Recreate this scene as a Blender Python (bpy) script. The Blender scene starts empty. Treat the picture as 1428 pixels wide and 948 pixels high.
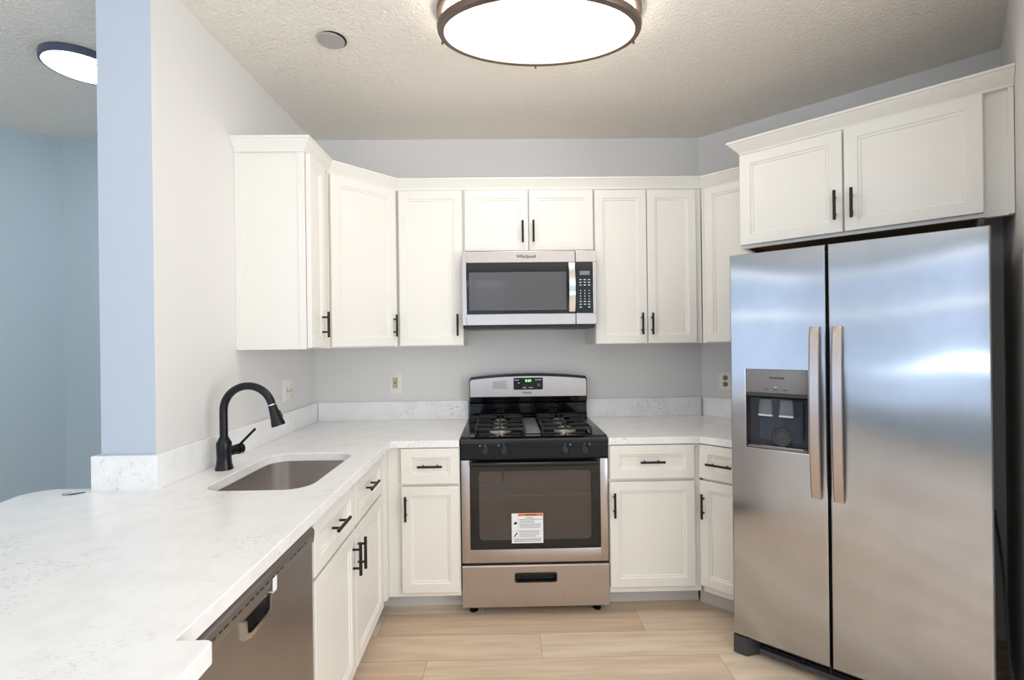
import bpy, bmesh, math, random
from mathutils import Matrix, Vector, Euler

# ------------------------------------------------------------------ camera, world, light, exposure
SC = bpy.context.scene
COL = SC.collection
R = math.radians

cam_d = bpy.data.cameras.new('camera')
cam = bpy.data.objects.new('camera', cam_d)
COL.objects.link(cam)
cam_d.sensor_width = 36.0
cam_d.lens = 667.0 / 1428 * 36
cam_d.shift_y = 1.6 / 1428
cam_d.clip_start = 0.02
cam.matrix_world = (Matrix.Translation((0, 0, 1.4148)) @ Matrix.Rotation(-0.0158, 4, 'Z')
                    @ Matrix.Rotation(R(90), 4, 'X') @ Matrix.Rotation(-0.0128, 4, 'Z'))
SC.camera = cam

vs = SC.view_settings
vs.view_transform = 'Standard'
vs.look = 'None'
vs.gamma = 1.0
vs.use_curve_mapping = False
vs.exposure = -0.04

world = bpy.data.worlds.new('sky')
SC.world = world
world.use_nodes = True
bg = world.node_tree.nodes['Background']
bg.inputs[0].default_value = (0.62, 0.78, 1.0, 1)
bg.inputs[1].default_value = 1.0

def area(name, loc, rot, sx, sy, power, color):
    d = bpy.data.lights.new(name, 'AREA')
    d.shape = 'RECTANGLE'
    d.size, d.size_y, d.energy, d.color = sx, sy, power, color
    o = bpy.data.objects.new(name, d)
    COL.objects.link(o)
    o.location = loc
    o.rotation_euler = rot
    return o

COOL = (0.60, 0.80, 1.0)
# daylight coming through the windows of the open room behind the camera, plus added streak strips
def daylight(name, z, h_, west, rear, color, tilt=90):
    area(name + '_west', (-4.25, -1.9, z), (R(tilt), 0, R(-90)), 2.5, h_, west, color)
    area(name + '_rear', (-1.9, -3.45, z), (R(tilt), 0, 0), 3.8, h_, rear, color)
daylight('lower_panes', 1.06, 1.24, 10, 13.5, (.63, .78, 1.0), 102)
daylight('streak_strip_low', 1.76, .07, 2.0, 2.7, (.93, .97, 1))  # thin strip light added to draw a bright line in the refrigerator doors
daylight('upper_panes', 2.12, .60, 4.2, 5.8, (.63, .77, 1.0), 102)
daylight('streak_strip_high', 2.47, .07, 2.0, 2.7, (.93, .97, 1))  # second added strip, for the upper bright line on those doors
area('east_fill', (2.86, -1.2, 1.35), (R(112), 0, R(90)), 2.8, 1.8, 105, (.90, .95, 1.0))  # fill light added at a made-up east window to brighten the left wall
# unseen upward fill light, added to brighten the ceiling
area('ceiling_fill', (.25, -1.4, 1.1), (R(180), 0, 0), 2.6, 1.4, 70, (.84, .92, 1.0))
LAMP_STRENGTH = 11.5
LAMP_COLOR = (1.0, 0.945, 0.885)
HALL_STRENGTH = 34.0
HALL_COLOR = (0.80, 0.91, 1.0)

# ------------------------------------------------------------------ measures (metres)
D = 3.122            # back wall
XL = -1.229          # kitchen side of the left wall
HC = 2.734           # ceiling
ZC = 0.914           # worktop
A = Vector((1.293, 3.122, 0))
T = R(43.5)
E1 = Vector((math.cos(T), -math.sin(T), 0))
NN = Vector((-math.sin(T), -math.cos(T), 0))
def dg(s, off, z=0):
    return A + E1 * s + NN * off + Vector((0, 0, z))
SR = 1.389           # length of the diagonal wall

BACK = Matrix.Translation((0, D, 0))                                   # x along the wall, -y into the room
DIAG = Matrix.Translation(A) @ Matrix.Rotation(-T, 4, 'Z')
LEFT = Matrix.Translation((-0.60, 2.44, 0)) @ Matrix.Rotation(R(90) + 0.0115, 4, 'Z')   # y=0 is the door front
WORLD = Matrix.Identity(4)

# ------------------------------------------------------------------ materials
def srgb(r, g, b):
    f = lambda c: (c / 255 / 12.92) if c / 255 <= .04045 else ((c / 255 + .055) / 1.055) ** 2.4
    return (f(r), f(g), f(b), 1)

def new_mat(name):
    m = bpy.data.materials.new(name)
    m.use_nodes = True
    nt = m.node_tree
    return m, nt, nt.nodes['Principled BSDF']

def add(nt, t, **kw):
    n = nt.nodes.new(t)
    for k, v in kw.items():
        setattr(n, k, v)
    return n

def link(nt, a, b):
    nt.links.new(a, b)

def math_node(nt, op, a, b=None, c=None):
    n = add(nt, 'ShaderNodeMath', operation=op)
    for i, v in enumerate((a, b, c)):
        if v is None:
            continue
        if isinstance(v, (int, float)):
            n.inputs[i].default_value = v
        else:
            link(nt, v, n.inputs[i])
    return n.outputs[0]

def ramp(nt, fac, stops):
    n = add(nt, 'ShaderNodeValToRGB')
    cr = n.color_ramp
    while len(cr.elements) < len(stops):
        cr.elements.new(0.5)
    for e, (p, c) in zip(cr.elements, stops):
        e.position, e.color = p, c
    link(nt, fac, n.inputs[0])
    return n.outputs[0]

def noise(nt, vec, scale, detail=2.0, rough=.5):
    n = add(nt, 'ShaderNodeTexNoise')
    n.inputs['Scale'].default_value = scale
    n.inputs['Detail'].default_value = detail
    n.inputs['Roughness'].default_value = rough
    if vec is not None:
        link(nt, vec, n.inputs['Vector'])
    return n.outputs[0]

def mapping(nt, vec, scale=(1, 1, 1), loc=(0, 0, 0)):
    n = add(nt, 'ShaderNodeMapping')
    n.inputs['Scale'].default_value = scale
    n.inputs['Location'].default_value = loc
    link(nt, vec, n.inputs['Vector'])
    return n.outputs[0]

def bump(nt, bsdf, height, strength, dist):
    n = add(nt, 'ShaderNodeBump')
    n.inputs['Strength'].default_value = strength
    n.inputs['Distance'].default_value = dist
    link(nt, height, n.inputs['Height'])
    link(nt, n.outputs[0], bsdf.inputs['Normal'])
    return n

def plain(name, col, rough=.5, metal=0., spec=.5, bumpy=None, coat=0.):
    m, nt, b = new_mat(name)
    b.inputs['Base Color'].default_value = col
    b.inputs['Roughness'].default_value = rough
    b.inputs['Metallic'].default_value = metal
    b.inputs['Specular IOR Level'].default_value = spec
    b.inputs['Coat Weight'].default_value = coat
    co = add(nt, 'ShaderNodeTexCoord')
    if bumpy:
        bump(nt, b, noise(nt, co.outputs['Object'], bumpy[0]), bumpy[1], bumpy[2])
    else:
        r = add(nt, 'ShaderNodeMapRange')
        r.inputs['To Min'].default_value = max(0, rough - .04)
        r.inputs['To Max'].default_value = min(1, rough + .04)
        link(nt, noise(nt, co.outputs['Object'], 14), r.inputs[0])
        link(nt, r.outputs[0], b.inputs['Roughness'])
    return m

M = {}
M['paint'] = plain('wall_paint_grey', srgb(229, 226, 223), .75, bumpy=(220, .08, .002))
M['paint_daylit'] = plain('wall_paint_daylight_tint', srgb(190, 199, 211), .75, bumpy=(220, .08, .002))  # blue of the cool daylight put into the wall colour
M['paint_hall_daylit'] = plain('wall_paint_hall_daylight_tint', srgb(186, 201, 208), .75, bumpy=(220, .08, .002))  # bluish daylight cast mixed into the colour of these walls
M['cab'] = plain('cabinet_white', srgb(238, 234, 226), .38, bumpy=(60, .02, .001))
M['toe'] = plain('toe_kick_white', srgb(214, 209, 203), .5)
M['wood_raw'] = plain('raw_wood_underside', srgb(150, 112, 70), .6)
M['black'] = plain('matt_black_metal', srgb(30, 26, 24), .42, .3)
M['faucet'] = plain('black_faucet', srgb(24, 25, 28), .28, .4)
M['enamel'] = plain('black_enamel', srgb(10, 10, 12), .10, 0, .38, coat=.1)
M['iron'] = plain('cast_iron', srgb(22, 22, 24), .45, .2)
M['alu'] = plain('burner_aluminium', srgb(200, 196, 190), .35, .9)
M['plastic_dark'] = plain('dark_grey_plastic', srgb(62, 63, 68), .45)
M['plastic_grey'] = plain('grey_plastic', srgb(128, 126, 128), .4, .2)
M['plastic_black'] = plain('black_plastic', srgb(14, 14, 15), .4)
M['glass_black'] = plain('black_glass', srgb(13, 12, 13), .06, 0, .5)
M['white_plastic'] = plain('white_plastic', srgb(240, 236, 230), .35)
M['almond'] = plain('almond_plastic', srgb(206, 190, 160), .4)
M['tan'] = plain('tan_receptacle', srgb(150, 124, 92), .4)
M['bronze'] = plain('bronze_trim', srgb(120, 104, 94), .38, .7)
M['lampdark'] = plain('dark_lamp_rim', srgb(92, 100, 118), .4, .4)
M['ink'] = plain('ink_black', srgb(20, 19, 20), .6)
M['knob'] = plain('black_knob_plastic', srgb(30, 30, 33), .35)
M['ink_grey'] = plain('ink_grey', srgb(120, 120, 128), .6)
M['ink_white'] = plain('print_white', srgb(205, 208, 214), .5)
M['orange'] = plain('print_orange', srgb(236, 112, 38), .5)
M['label'] = plain('label_paper', srgb(240, 240, 242), .45)
M['cover'] = plain('grey_cover_plate', srgb(176, 172, 168), .45)
M['blue_plastic'] = plain('blue_grey_plastic', srgb(44, 54, 70), .18)

def steel(name, col, rough, aniso=.0, wave=0., grain=(300, 300, 4), smudge=0., var=.03):
    m, nt, b = new_mat(name)
    co = add(nt, 'ShaderNodeTexCoord')
    ob = co.outputs['Object']
    b.inputs['Metallic'].default_value = 1
    g = noise(nt, mapping(nt, ob, grain), 1.0, 3)
    if smudge:
        sm = noise(nt, mapping(nt, ob, (1.6, 1.6, 1.1)), 2.4, 4, .6)
        c2 = tuple(x * (1 - smudge) for x in col[:3]) + (1,)
        link(nt, ramp(nt, sm, [(.35, c2), (.62, col)]), b.inputs['Base Color'])
    else:
        c2 = tuple(x * .93 for x in col[:3]) + (1,)
        link(nt, ramp(nt, g, [(.3, c2), (.7, col)]), b.inputs['Base Color'])
    r = add(nt, 'ShaderNodeMapRange')
    r.inputs['To Min'].default_value = rough - var
    r.inputs['To Max'].default_value = rough + var
    link(nt, g, r.inputs[0])
    link(nt, r.outputs[0], b.inputs['Roughness'])
    if aniso:
        t = add(nt, 'ShaderNodeTangent', direction_type='RADIAL', axis='Z')
        b.inputs['Anisotropic'].default_value = aniso
        link(nt, t.outputs[0], b.inputs['Tangent'])
    if wave:
        w = noise(nt, mapping(nt, ob, (1.5, 1.5, .8)), 1.6, 0)
        bump(nt, b, w, 1.0, wave)
    return m
M['steel'] = steel('brushed_steel', srgb(194, 184, 181), .30, .5)
M['steel_fridge'] = steel('brushed_steel_fridge', srgb(184, 185, 190), .15, .85, .0135, smudge=.10, var=.012)
M['steel_dw'] = steel('brushed_steel_dishwasher', srgb(166, 162, 160), .34, .5, smudge=.12)
M['steel_sink'] = steel('brushed_steel_sink', srgb(214, 208, 202), .30, 0, grain=(3, 40, 40), var=.01)
M['chrome'] = steel('bright_steel', srgb(222, 220, 218), .14)

# quartz worktop
m, nt, b = new_mat('white_quartz')
geo = add(nt, 'ShaderNodeNewGeometry')
P = geo.outputs['Position']
big = noise(nt, P, 3.1, 3, .6)
fine = noise(nt, mapping(nt, P, (1, 2.2, 1), (3, 1, 2)), 78, 3, .65)
mask = ramp(nt, big, [(.50, (0, 0, 0, 1)), (.64, (1, 1, 1, 1))])
spk = ramp(nt, fine, [(.57, (0, 0, 0, 1)), (.66, (1, 1, 1, 1))])
mx = add(nt, 'ShaderNodeMix', data_type='RGBA')
link(nt, math_node(nt, 'MULTIPLY', math_node(nt, 'MULTIPLY', mask, spk), .46), mx.inputs[0])
soft = noise(nt, mapping(nt, P, (1, 1, 1), (9, 4, 0)), 12, 4, .6)
link(nt, ramp(nt, soft, [(.38, srgb(240, 238, 237)), (.55, srgb(245, 244, 243))]), mx.inputs[6])
mx.inputs[7].default_value = srgb(120, 116, 116)
link(nt, mx.outputs[2], b.inputs['Base Color'])
b.inputs['Roughness'].default_value = .22
M['quartz'] = m

# textured ceiling
m, nt, b = new_mat('textured_ceiling')
geo = add(nt, 'ShaderNodeNewGeometry')
P = geo.outputs['Position']
n1 = noise(nt, P, 150, 3, .6)
n2 = noise(nt, P, 70, 2, .5)
h = math_node(nt, 'ADD', math_node(nt, 'MULTIPLY', n1, .7), n2)
bump(nt, b, h, .9, .010)
b.inputs['Base Color'].default_value = srgb(250, 243, 233)
b.inputs['Roughness'].default_value = .85
M['ceiling'] = m

# oak plank floor: planks 183 mm wide along X
m, nt, b = new_mat('light_oak_planks')
geo = add(nt, 'ShaderNodeNewGeometry')
sep = add(nt, 'ShaderNodeSeparateXYZ')
link(nt, geo.outputs['Position'], sep.inputs[0])
X, Y = sep.outputs[0], sep.outputs[1]
W_, L_ = .183, 1.30
ry = math_node(nt, 'DIVIDE', math_node(nt, 'SUBTRACT', Y, 2.13), W_)
row = math_node(nt, 'FLOOR', ry)
fy = math_node(nt, 'SUBTRACT', ry, row)
ux = math_node(nt, 'DIVIDE', math_node(nt, 'SUBTRACT', math_node(nt, 'SUBTRACT', X, .152), math_node(nt, 'MULTIPLY', row, .514)), L_)
cel = math_node(nt, 'FLOOR', ux)
fx = math_node(nt, 'SUBTRACT', ux, cel)
cmb = add(nt, 'ShaderNodeCombineXYZ')
link(nt, row, cmb.inputs[0]); link(nt, cel, cmb.inputs[1])
wn = add(nt, 'ShaderNodeTexWhiteNoise', noise_dimensions='3D')
link(nt, cmb.outputs[0], wn.inputs['Vector'])
gv = add(nt, 'ShaderNodeCombineXYZ')
link(nt, math_node(nt, 'MULTIPLY', X, 2.2), gv.inputs[0])
link(nt, math_node(nt, 'MULTIPLY', Y, 26), gv.inputs[1])
link(nt, math_node(nt, 'MULTIPLY', wn.outputs[0], 37), gv.inputs[2])
gr = noise(nt, gv.outputs[0], 1.0, 6, .62)
tone = ramp(nt, wn.outputs[0], [(0, srgb(218, 193, 167)), (.5, srgb(230, 209, 185)), (1, srgb(238, 221, 200))])
gcol = ramp(nt, gr, [(.30, (.80, .77, .73, 1)), (.62, (1.04, 1.03, 1.02, 1))])
mu = add(nt, 'ShaderNodeMix', data_type='RGBA', blend_type='MULTIPLY')
mu.inputs[0].default_value = 1
link(nt, tone, mu.inputs[6]); link(nt, gcol, mu.inputs[7])
ey = math_node(nt, 'MULTIPLY', math_node(nt, 'MINIMUM', fy, math_node(nt, 'SUBTRACT', 1.0, fy)), W_)
ex = math_node(nt, 'MULTIPLY', math_node(nt, 'MINIMUM', fx, math_node(nt, 'SUBTRACT', 1.0, fx)), L_)
seam = math_node(nt, 'LESS_THAN', math_node(nt, 'MINIMUM', ex, ey), .0013)
m2 = add(nt, 'ShaderNodeMix', data_type='RGBA')
link(nt, math_node(nt, 'MULTIPLY', seam, .55), m2.inputs[0])
link(nt, mu.outputs[2], m2.inputs[6])
m2.inputs[7].default_value = srgb(120, 96, 74)
link(nt, m2.outputs[2], b.inputs['Base Color'])
b.inputs['Roughness'].default_value = .42
bump(nt, b, gr, .12, .002)
M['floor'] = m

def emit(name, col, strength):
    m = bpy.data.materials.new(name)
    m.use_nodes = True
    nt = m.node_tree
    b = nt.nodes['Principled BSDF']
    b.inputs['Base Color'].default_value = (.8, .8, .8, 1)
    b.inputs['Emission Color'].default_value = tuple(col) + (1,)
    b.inputs['Emission Strength'].default_value = strength
    return m
M['lamp'] = emit('lamp_diffuser', LAMP_COLOR, LAMP_STRENGTH)
M['hall_lamp'] = emit('hall_lamp_diffuser', HALL_COLOR, HALL_STRENGTH)
M['green'] = emit('green_clock_digits', (.25, 1.0, .12), 1.6)

def see_through(name, col, mix, rough):
    m = bpy.data.materials.new(name)
    m.use_nodes = True
    nt = m.node_tree
    b = nt.nodes['Principled BSDF']
    out = nt.nodes['Material Output']
    b.inputs['Base Color'].default_value = col
    b.inputs['Roughness'].default_value = rough
    t = add(nt, 'ShaderNodeBsdfTransparent')
    t.inputs[0].default_value = (.9, .9, .9, 1)
    mxs = add(nt, 'ShaderNodeMixShader')
    mxs.inputs[0].default_value = mix
    link(nt, b.outputs[0], mxs.inputs[1]); link(nt, t.outputs[0], mxs.inputs[2])
    link(nt, mxs.outputs[0], out.inputs[0])
    return m
M['oven_glass'] = see_through('tinted_oven_glass', srgb(98, 88, 82), .48, .05)
M['mw_glass'] = see_through('tinted_microwave_glass', srgb(104, 102, 104), .25, .08)
M['clear'] = see_through('clear_plastic', srgb(200, 206, 214), .86, .08)
M['cavity'] = plain('oven_cavity', srgb(140, 124, 114), .4)

# ------------------------------------------------------------------ mesh builder
WM = {}

class MB:
    def __init__(self, frame=WORLD):
        self.bm = bmesh.new()
        self.mats = []
        self.F = frame
        self.X = None                      # optional local transform for the shapes that follow

    def mi(self, mat):
        if mat not in self.mats:
            self.mats.append(mat)
        return self.mats.index(mat)

    def _done(self, verts, faces, mat):
        i = self.mi(mat)
        for f in faces:
            f.material_index = i
        if self.X is not None:
            for v in verts:
                v.co = self.X @ v.co

    def box(self, x0, x1, y0, y1, z0, z1, mat, bev=0, seg=2):
        x0, x1 = min(x0, x1), max(x0, x1); y0, y1 = min(y0, y1), max(y0, y1); z0, z1 = min(z0, z1), max(z0, z1)
        bm = self.bm
        vs_ = [bm.verts.new(p) for p in ((x0, y0, z0), (x1, y0, z0), (x1, y1, z0), (x0, y1, z0),
                                         (x0, y0, z1), (x1, y0, z1), (x1, y1, z1), (x0, y1, z1))]
        fs = [bm.faces.new([vs_[k] for k in q]) for q in
              ((3, 2, 1, 0), (4, 5, 6, 7), (0, 1, 5, 4), (1, 2, 6, 5), (2, 3, 7, 6), (3, 0, 4, 7))]
        if bev:
            es = list({e for f in fs for e in f.edges})
            r = bmesh.ops.bevel(bm, geom=es, offset=bev, segments=seg, profile=.5, affect='EDGES')
            fs = [f for f in set(r['faces']) | set(f for f in fs if f.is_valid)]
            vs_ = list({v for f in fs for v in f.verts})
        self._done(vs_, fs, mat)
        return self

    def loft(self, rings, mat, closed=True, cap=True):
        bm = self.bm
        rv = [[bm.verts.new(p) for p in r] for r in rings]
        fs = []
        n = len(rings[0])
        for a, b_ in zip(rv, rv[1:]):
            for k in range(n if closed else n - 1):
                k2 = (k + 1) % n
                fs.append(bm.faces.new((a[k], a[k2], b_[k2], b_[k])))
        if cap:
            fs.append(bm.faces.new(list(reversed(rv[0]))))
            fs.append(bm.faces.new(rv[-1]))
        self._done([v for r in rv for v in r], fs, mat)
        return self

    def tube(self, path, rad, mat, seg=10, cap=True):
        path = [Vector(p) for p in path]
        n = len(path)
        rads = rad if isinstance(rad, (list, tuple)) else [rad] * n
        rings = []
        up = None
        for i, p in enumerate(path):
            t = (path[min(i + 1, n - 1)] - path[max(i - 1, 0)]).normalized()
            if up is None:
                up = Vector((0, 0, 1)) if abs(t.z) < .9 else Vector((1, 0, 0))
            u = (up - t * up.dot(t)).normalized()
            w = t.cross(u)
            up = u
            rings.append([p + (u * math.cos(2 * math.pi * k / seg) + w * math.sin(2 * math.pi * k / seg)) * rads[i]
                          for k in range(seg)])
        return self.loft(rings, mat, cap=cap)

    def cyl(self, p0, p1, r, mat, seg=16, r2=None):
        return self.tube([p0, p1], [r, r if r2 is None else r2], mat, seg)

    def lathe(self, prof, c, mat, seg=24, sx=1., sy=1., axis=None):
        """prof: list of (radius, height) along the axis"""
        ax = Vector(axis) if axis else Vector((0, 0, 1))
        q = Vector((0, 0, 1)).rotation_difference(ax).to_matrix()
        c = Vector(c)
        rings = [[c + q @ Vector((r * sx * math.cos(2 * math.pi * k / seg), r * sy * math.sin(2 * math.pi * k / seg), h_))
                  for k in range(seg)] for r, h_ in prof]
        return self.loft(rings, mat)

    def poly(self, pts, mat):
        vs_ = [self.bm.verts.new(p) for p in pts]
        f = self.bm.faces.new(vs_)
        self._done(vs_, [f], mat)
        return self

    def prism(self, pts, z0, z1, mat, ch=0.):
        """upright prism over a counter-clockwise outline, top edge eased by ch"""
        if ch:
            ins = offset_loop(pts, -ch)
            rings = [[(x, y, z0) for x, y in pts], [(x, y, z1 - ch) for x, y in pts], [(x, y, z1) for x, y in ins]]
        else:
            rings = [[(x, y, z0) for x, y in pts], [(x, y, z1) for x, y in pts]]
        return self.loft(rings, mat)

    def extrude_y(self, pts, y0, y1, mat):
        """outline in (x, z), pushed from y0 (front) to y1"""
        return self.loft([[(x, y0, z) for x, z in pts], [(x, y1, z) for x, z in pts]], mat)

    def extrude_x(self, pts, x0, x1, mat):
        """outline in (y, z), pushed from x0 to x1"""
        return self.loft([[(x0, y, z) for y, z in pts], [(x1, y, z) for y, z in pts]], mat)

    def text(self, s, size, mat, Mx, depth=.0004, align='CENTER', sx=1.):
        cu = bpy.data.curves.new('t', 'FONT')
        cu.body = s
        cu.size = size
        cu.align_x = align
        cu.align_y = 'CENTER'
        cu.extrude = depth
        cu.resolution_u = 3
        cu.offset = size * .018
        o = bpy.data.objects.new('t', cu)
        COL.objects.link(o)
        dgp = bpy.context.evaluated_depsgraph_get()
        me = bpy.data.meshes.new_from_object(o.evaluated_get(dgp))
        bpy.data.objects.remove(o)
        me.transform(Mx @ Matrix.Scale(sx, 4, (1, 0, 0)))
        nv, nf = len(self.bm.verts), len(self.bm.faces)
        self.bm.from_mesh(me)
        self.bm.verts.ensure_lookup_table(); self.bm.faces.ensure_lookup_table()
        self._done(list(self.bm.verts)[nv:], list(self.bm.faces)[nf:], mat)
        bpy.data.meshes.remove(me)
        return self

    def build(self, name, parent=None, smooth=35, flip=True):
        bm = self.bm
        if flip:
            bmesh.ops.recalc_face_normals(bm, faces=bm.faces)
        base = WM[parent] if parent is not None else None
        me = bpy.data.meshes.new(name)
        if parent is not None:
            X_ = base.inverted() @ self.F
        else:
            c = Vector((0, 0, 0))
            co = [self.F @ v.co for v in bm.verts]
            lo = Vector((min(p.x for p in co), min(p.y for p in co), min(p.z for p in co)))
            hi = Vector((max(p.x for p in co), max(p.y for p in co), max(p.z for p in co)))
            c = Vector(((lo.x + hi.x) / 2, (lo.y + hi.y) / 2, lo.z))
            base = Matrix.Translation(c)
            X_ = base.inverted() @ self.F
        bm.transform(X_)
        bm.to_mesh(me)
        bm.free()
        for mm in self.mats:
            me.materials.append(M[mm])
        if smooth:
            me.polygons.foreach_set('use_smooth', [True] * len(me.polygons))
            me.set_sharp_from_angle(angle=R(smooth))
        o = bpy.data.objects.new(name, me)
        COL.objects.link(o)
        if parent is not None:
            o.parent = parent
        else:
            o.matrix_world = base
        WM[o] = base
        return o

def offset_loop(pts, d):
    """offset a counter-clockwise loop outwards by d"""
    out = []
    n = len(pts)
    for i in range(n):
        p0, p1, p2 = Vector(pts[i - 1]).to_2d(), Vector(pts[i]).to_2d(), Vector(pts[(i + 1) % n]).to_2d()
        a = (p1 - p0).normalized(); b_ = (p2 - p1).normalized()
        n1 = Vector((a.y, -a.x)); n2 = Vector((b_.y, -b_.x))
        k = n1 + n2
        k = k / max(.3, (1 + n1.dot(n2)))
        out.append((p1.x + k.x * d, p1.y + k.y * d))
    return out

def tag(o, label, cat, group=None):
    o['label'] = label
    o['category'] = cat
    o['kind'] = 'thing'
    if group:
        o['group'] = group
    return o

def thing(name, label, cat, frame=WORLD, at=(0, 0, 0), group=None):
    o = bpy.data.objects.new(name, None)
    o.empty_display_size = .1
    COL.objects.link(o)
    mw = frame @ Matrix.Translation(at)
    o.matrix_world = mw
    WM[o] = mw
    return tag(o, label, cat, group)

def struct(mb, name, smooth=35):
    o = mb.build(name, None, smooth)
    o['kind'] = 'structure'
    return o

def arc(cx, cy, r, a0, a1, n):
    return [(cx + r * math.cos(R(a0 + (a1 - a0) * k / n)), cy + r * math.sin(R(a0 + (a1 - a0) * k / n))) for k in range(n + 1)]

def rrect(x0, x1, y0, y1, r, n=5):
    return (arc(x1 - r, y0 + r, r, -90, 0, n) + arc(x1 - r, y1 - r, r, 0, 90, n)
            + arc(x0 + r, y1 - r, r, 90, 180, n) + arc(x0 + r, y0 + r, r, 180, 270, n))

TXT = Matrix.Rotation(R(90), 4, 'X')       # text plane facing -y
def front_text(x, y, z):
    return Matrix.Translation((x, y, z)) @ TXT

# ------------------------------------------------------------------ the room
mb = MB(); mb.box(-4.5, 3.2, -3.7, 3.4, -.05, 0, 'floor'); struct(mb, 'floor')
mb = MB(); mb.box(-4.5, 3.2, -3.7, 3.4, HC, HC + .05, 'ceiling'); struct(mb, 'ceiling')
mb = MB(); mb.box(-1.229, 1.45, D, D + .12, 0, HC, 'paint'); struct(mb, 'wall_back')
mb = MB(DIAG); mb.box(0, SR, 0, .12, 0, HC, 'paint'); struct(mb, 'wall_diagonal')
mb = MB(DIAG); mb.box(SR, SR + .10, -1.30, .12, 0, HC, 'paint'); struct(mb, 'wall_right')
# left wall: kitchen face grey, cool daylight painted into the end and far side
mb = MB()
mb.box(-1.418, -1.229, 1.70, D + .12, 0, HC, 'paint_daylit')
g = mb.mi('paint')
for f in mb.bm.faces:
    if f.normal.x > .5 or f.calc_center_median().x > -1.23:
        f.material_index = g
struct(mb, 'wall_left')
mb = MB(); mb.box(-2.79, -1.418, 3.07, 3.2, 0, HC, 'paint_hall_daylit'); struct(mb, 'wall_hall')
p0, p1 = Vector((-2.785, 3.07)), Vector((-4.36, 1.44))
d_ = (p1 - p0).normalized(); n_ = Vector((d_.y, -d_.x)) * .12
mb = MB(); mb.prism([tuple(p1), tuple(p0), tuple(p0 + n_), tuple(p1 + n_)], 0, HC, 'paint_hall_daylit'); struct(mb, 'wall_far_left')
def wall_with_hole(frame, L, hole, mat, name, t=.12):
    x0, x1, z0, z1 = hole
    w = MB(frame)
    w.box(0, x0, 0, t, 0, HC, mat); w.box(x1, L, 0, t, 0, HC, mat)
    w.box(x0, x1, 0, t, 0, z0, mat); w.box(x0, x1, 0, t, z1, HC, mat)
    struct(w, name)
def window(frame, hole, name, nx):
    x0, x1, z0, z1 = hole
    w = MB(frame)
    for a, b_ in ((x0, x0 + .05), (x1 - .05, x1)):
        w.box(a, b_, .03, .09, z0, z1, 'white_plastic')
    for a, b_ in ((z0, z0 + .05), (z1 - .05, z1)):
        w.box(x0 + .05, x1 - .05, .03, .09, a, b_, 'white_plastic')
    if name != 'window_added':
        w.box(x0 + .05, x1 - .05, .04, .08, 1.70, 1.74, 'white_plastic')
    for k in range(1, nx):
        x = x0 + (x1 - x0) * k / nx
        w.box(x - .02, x + .02, .04, .08, z0 + .05, z1 - .05, 'white_plastic')
    struct(w, name)
FW = Matrix.Translation((-4.3, -3.6, 0)) @ Matrix.Rotation(R(90), 4, 'Z')
FR = Matrix.Translation((2.9, -3.5, 0)) @ Matrix.Rotation(R(180), 4, 'Z')
wall_with_hole(FW, 5.1, (.4, 3.0, .40, 2.55), 'paint_hall_daylit', 'wall_west')
window(FW, (.4, 3.0, .40, 2.55), 'window_1', 2)
wall_with_hole(FR, 7.3, (2.85, 6.75, .40, 2.55), 'paint_hall_daylit', 'wall_rear')
window(FR, (2.85, 6.75, .40, 2.55), 'window_2', 3)
e = dg(SR + .1, 1.30)
mb = MB(); mb.box(e.x, 3.0, e.y - .0, e.y + .12, 0, HC, 'paint'); struct(mb, 'wall_side')
FE = Matrix.Translation((2.9, 1.3, 0)) @ Matrix.Rotation(R(-90), 4, 'Z')
wall_with_hole(FE, 4.9, (1.05, 3.95, .35, 2.35), 'paint', 'wall_east')
window(FE, (1.05, 3.95, .35, 2.35), 'window_added', 2)  # window added for the east fill light

# ------------------------------------------------------------------ cabinet pieces
def shaker(parent, frame, x0, x1, z0, z1, yf, name='door', t=.02, rail=.050, mat='cab'):
    """frame-and-panel front; its face is at y = yf, its back at yf + t"""
    w = MB(frame)
    def ring(i, y):
        return [(x0 + i, y, z0 + i), (x1 - i, y, z0 + i), (x1 - i, y, z1 - i), (x0 + i, y, z1 - i)]
    w.loft([ring(0, yf + t), ring(0, yf + .002), ring(.002, yf), ring(rail - .004, yf), ring(rail, yf + .004),
            ring(rail + .007, yf + .005), ring(rail + .011, yf + .009)], mat)
    return w.build(name, parent, 20)

def bar_handle(parent, frame, x, z, yf, vert=True, length=.125):
    w = MB(frame)
    yb = yf - .030
    h_ = length / 2
    if vert:
        w.cyl((x, yb, z - h_), (x, yb, z + h_), .0062, 'black', 12)
        for s in (-1, 1):
            w.cyl((x, yf, z + s * .036), (x, yb, z + s * .036), .0045, 'black', 10)
    else:
        w.cyl((x - h_, yb, z), (x + h_, yb, z), .0062, 'black', 12)
        for s in (-1, 1):
            w.cyl((x + s * .036, yf, z), (x + s * .036, yb, z), .0045, 'black', 10)
    return w.build('handle', parent, 40)

def wall_body(parent, frame, x0, x1, y0, y1, z0, z1, lip=.015):
    """closed carcass with the bottom set up inside the sides"""
    w = MB(frame)
    w.box(x0, x1, y0, y1, z0 + lip, z1, 'cab')
    w.box(x0, x0 + .018, y0, y1, z0, z0 + lip, 'cab'); w.box(x1 - .018, x1, y0, y1, z0, z0 + lip, 'cab')
    w.box(x0 + .018, x1 - .018, y0, y0 + .02, z0, z0 + lip, 'cab')
    return w.build('body', parent, 20)

UB, UT = 1.390, 2.31          # wall cabinets: bottom and top
DB, DT = 1.396, 2.290         # their doors
UY, UF = -.330, -.352         # carcass front, door front (wall at y = 0)

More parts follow.
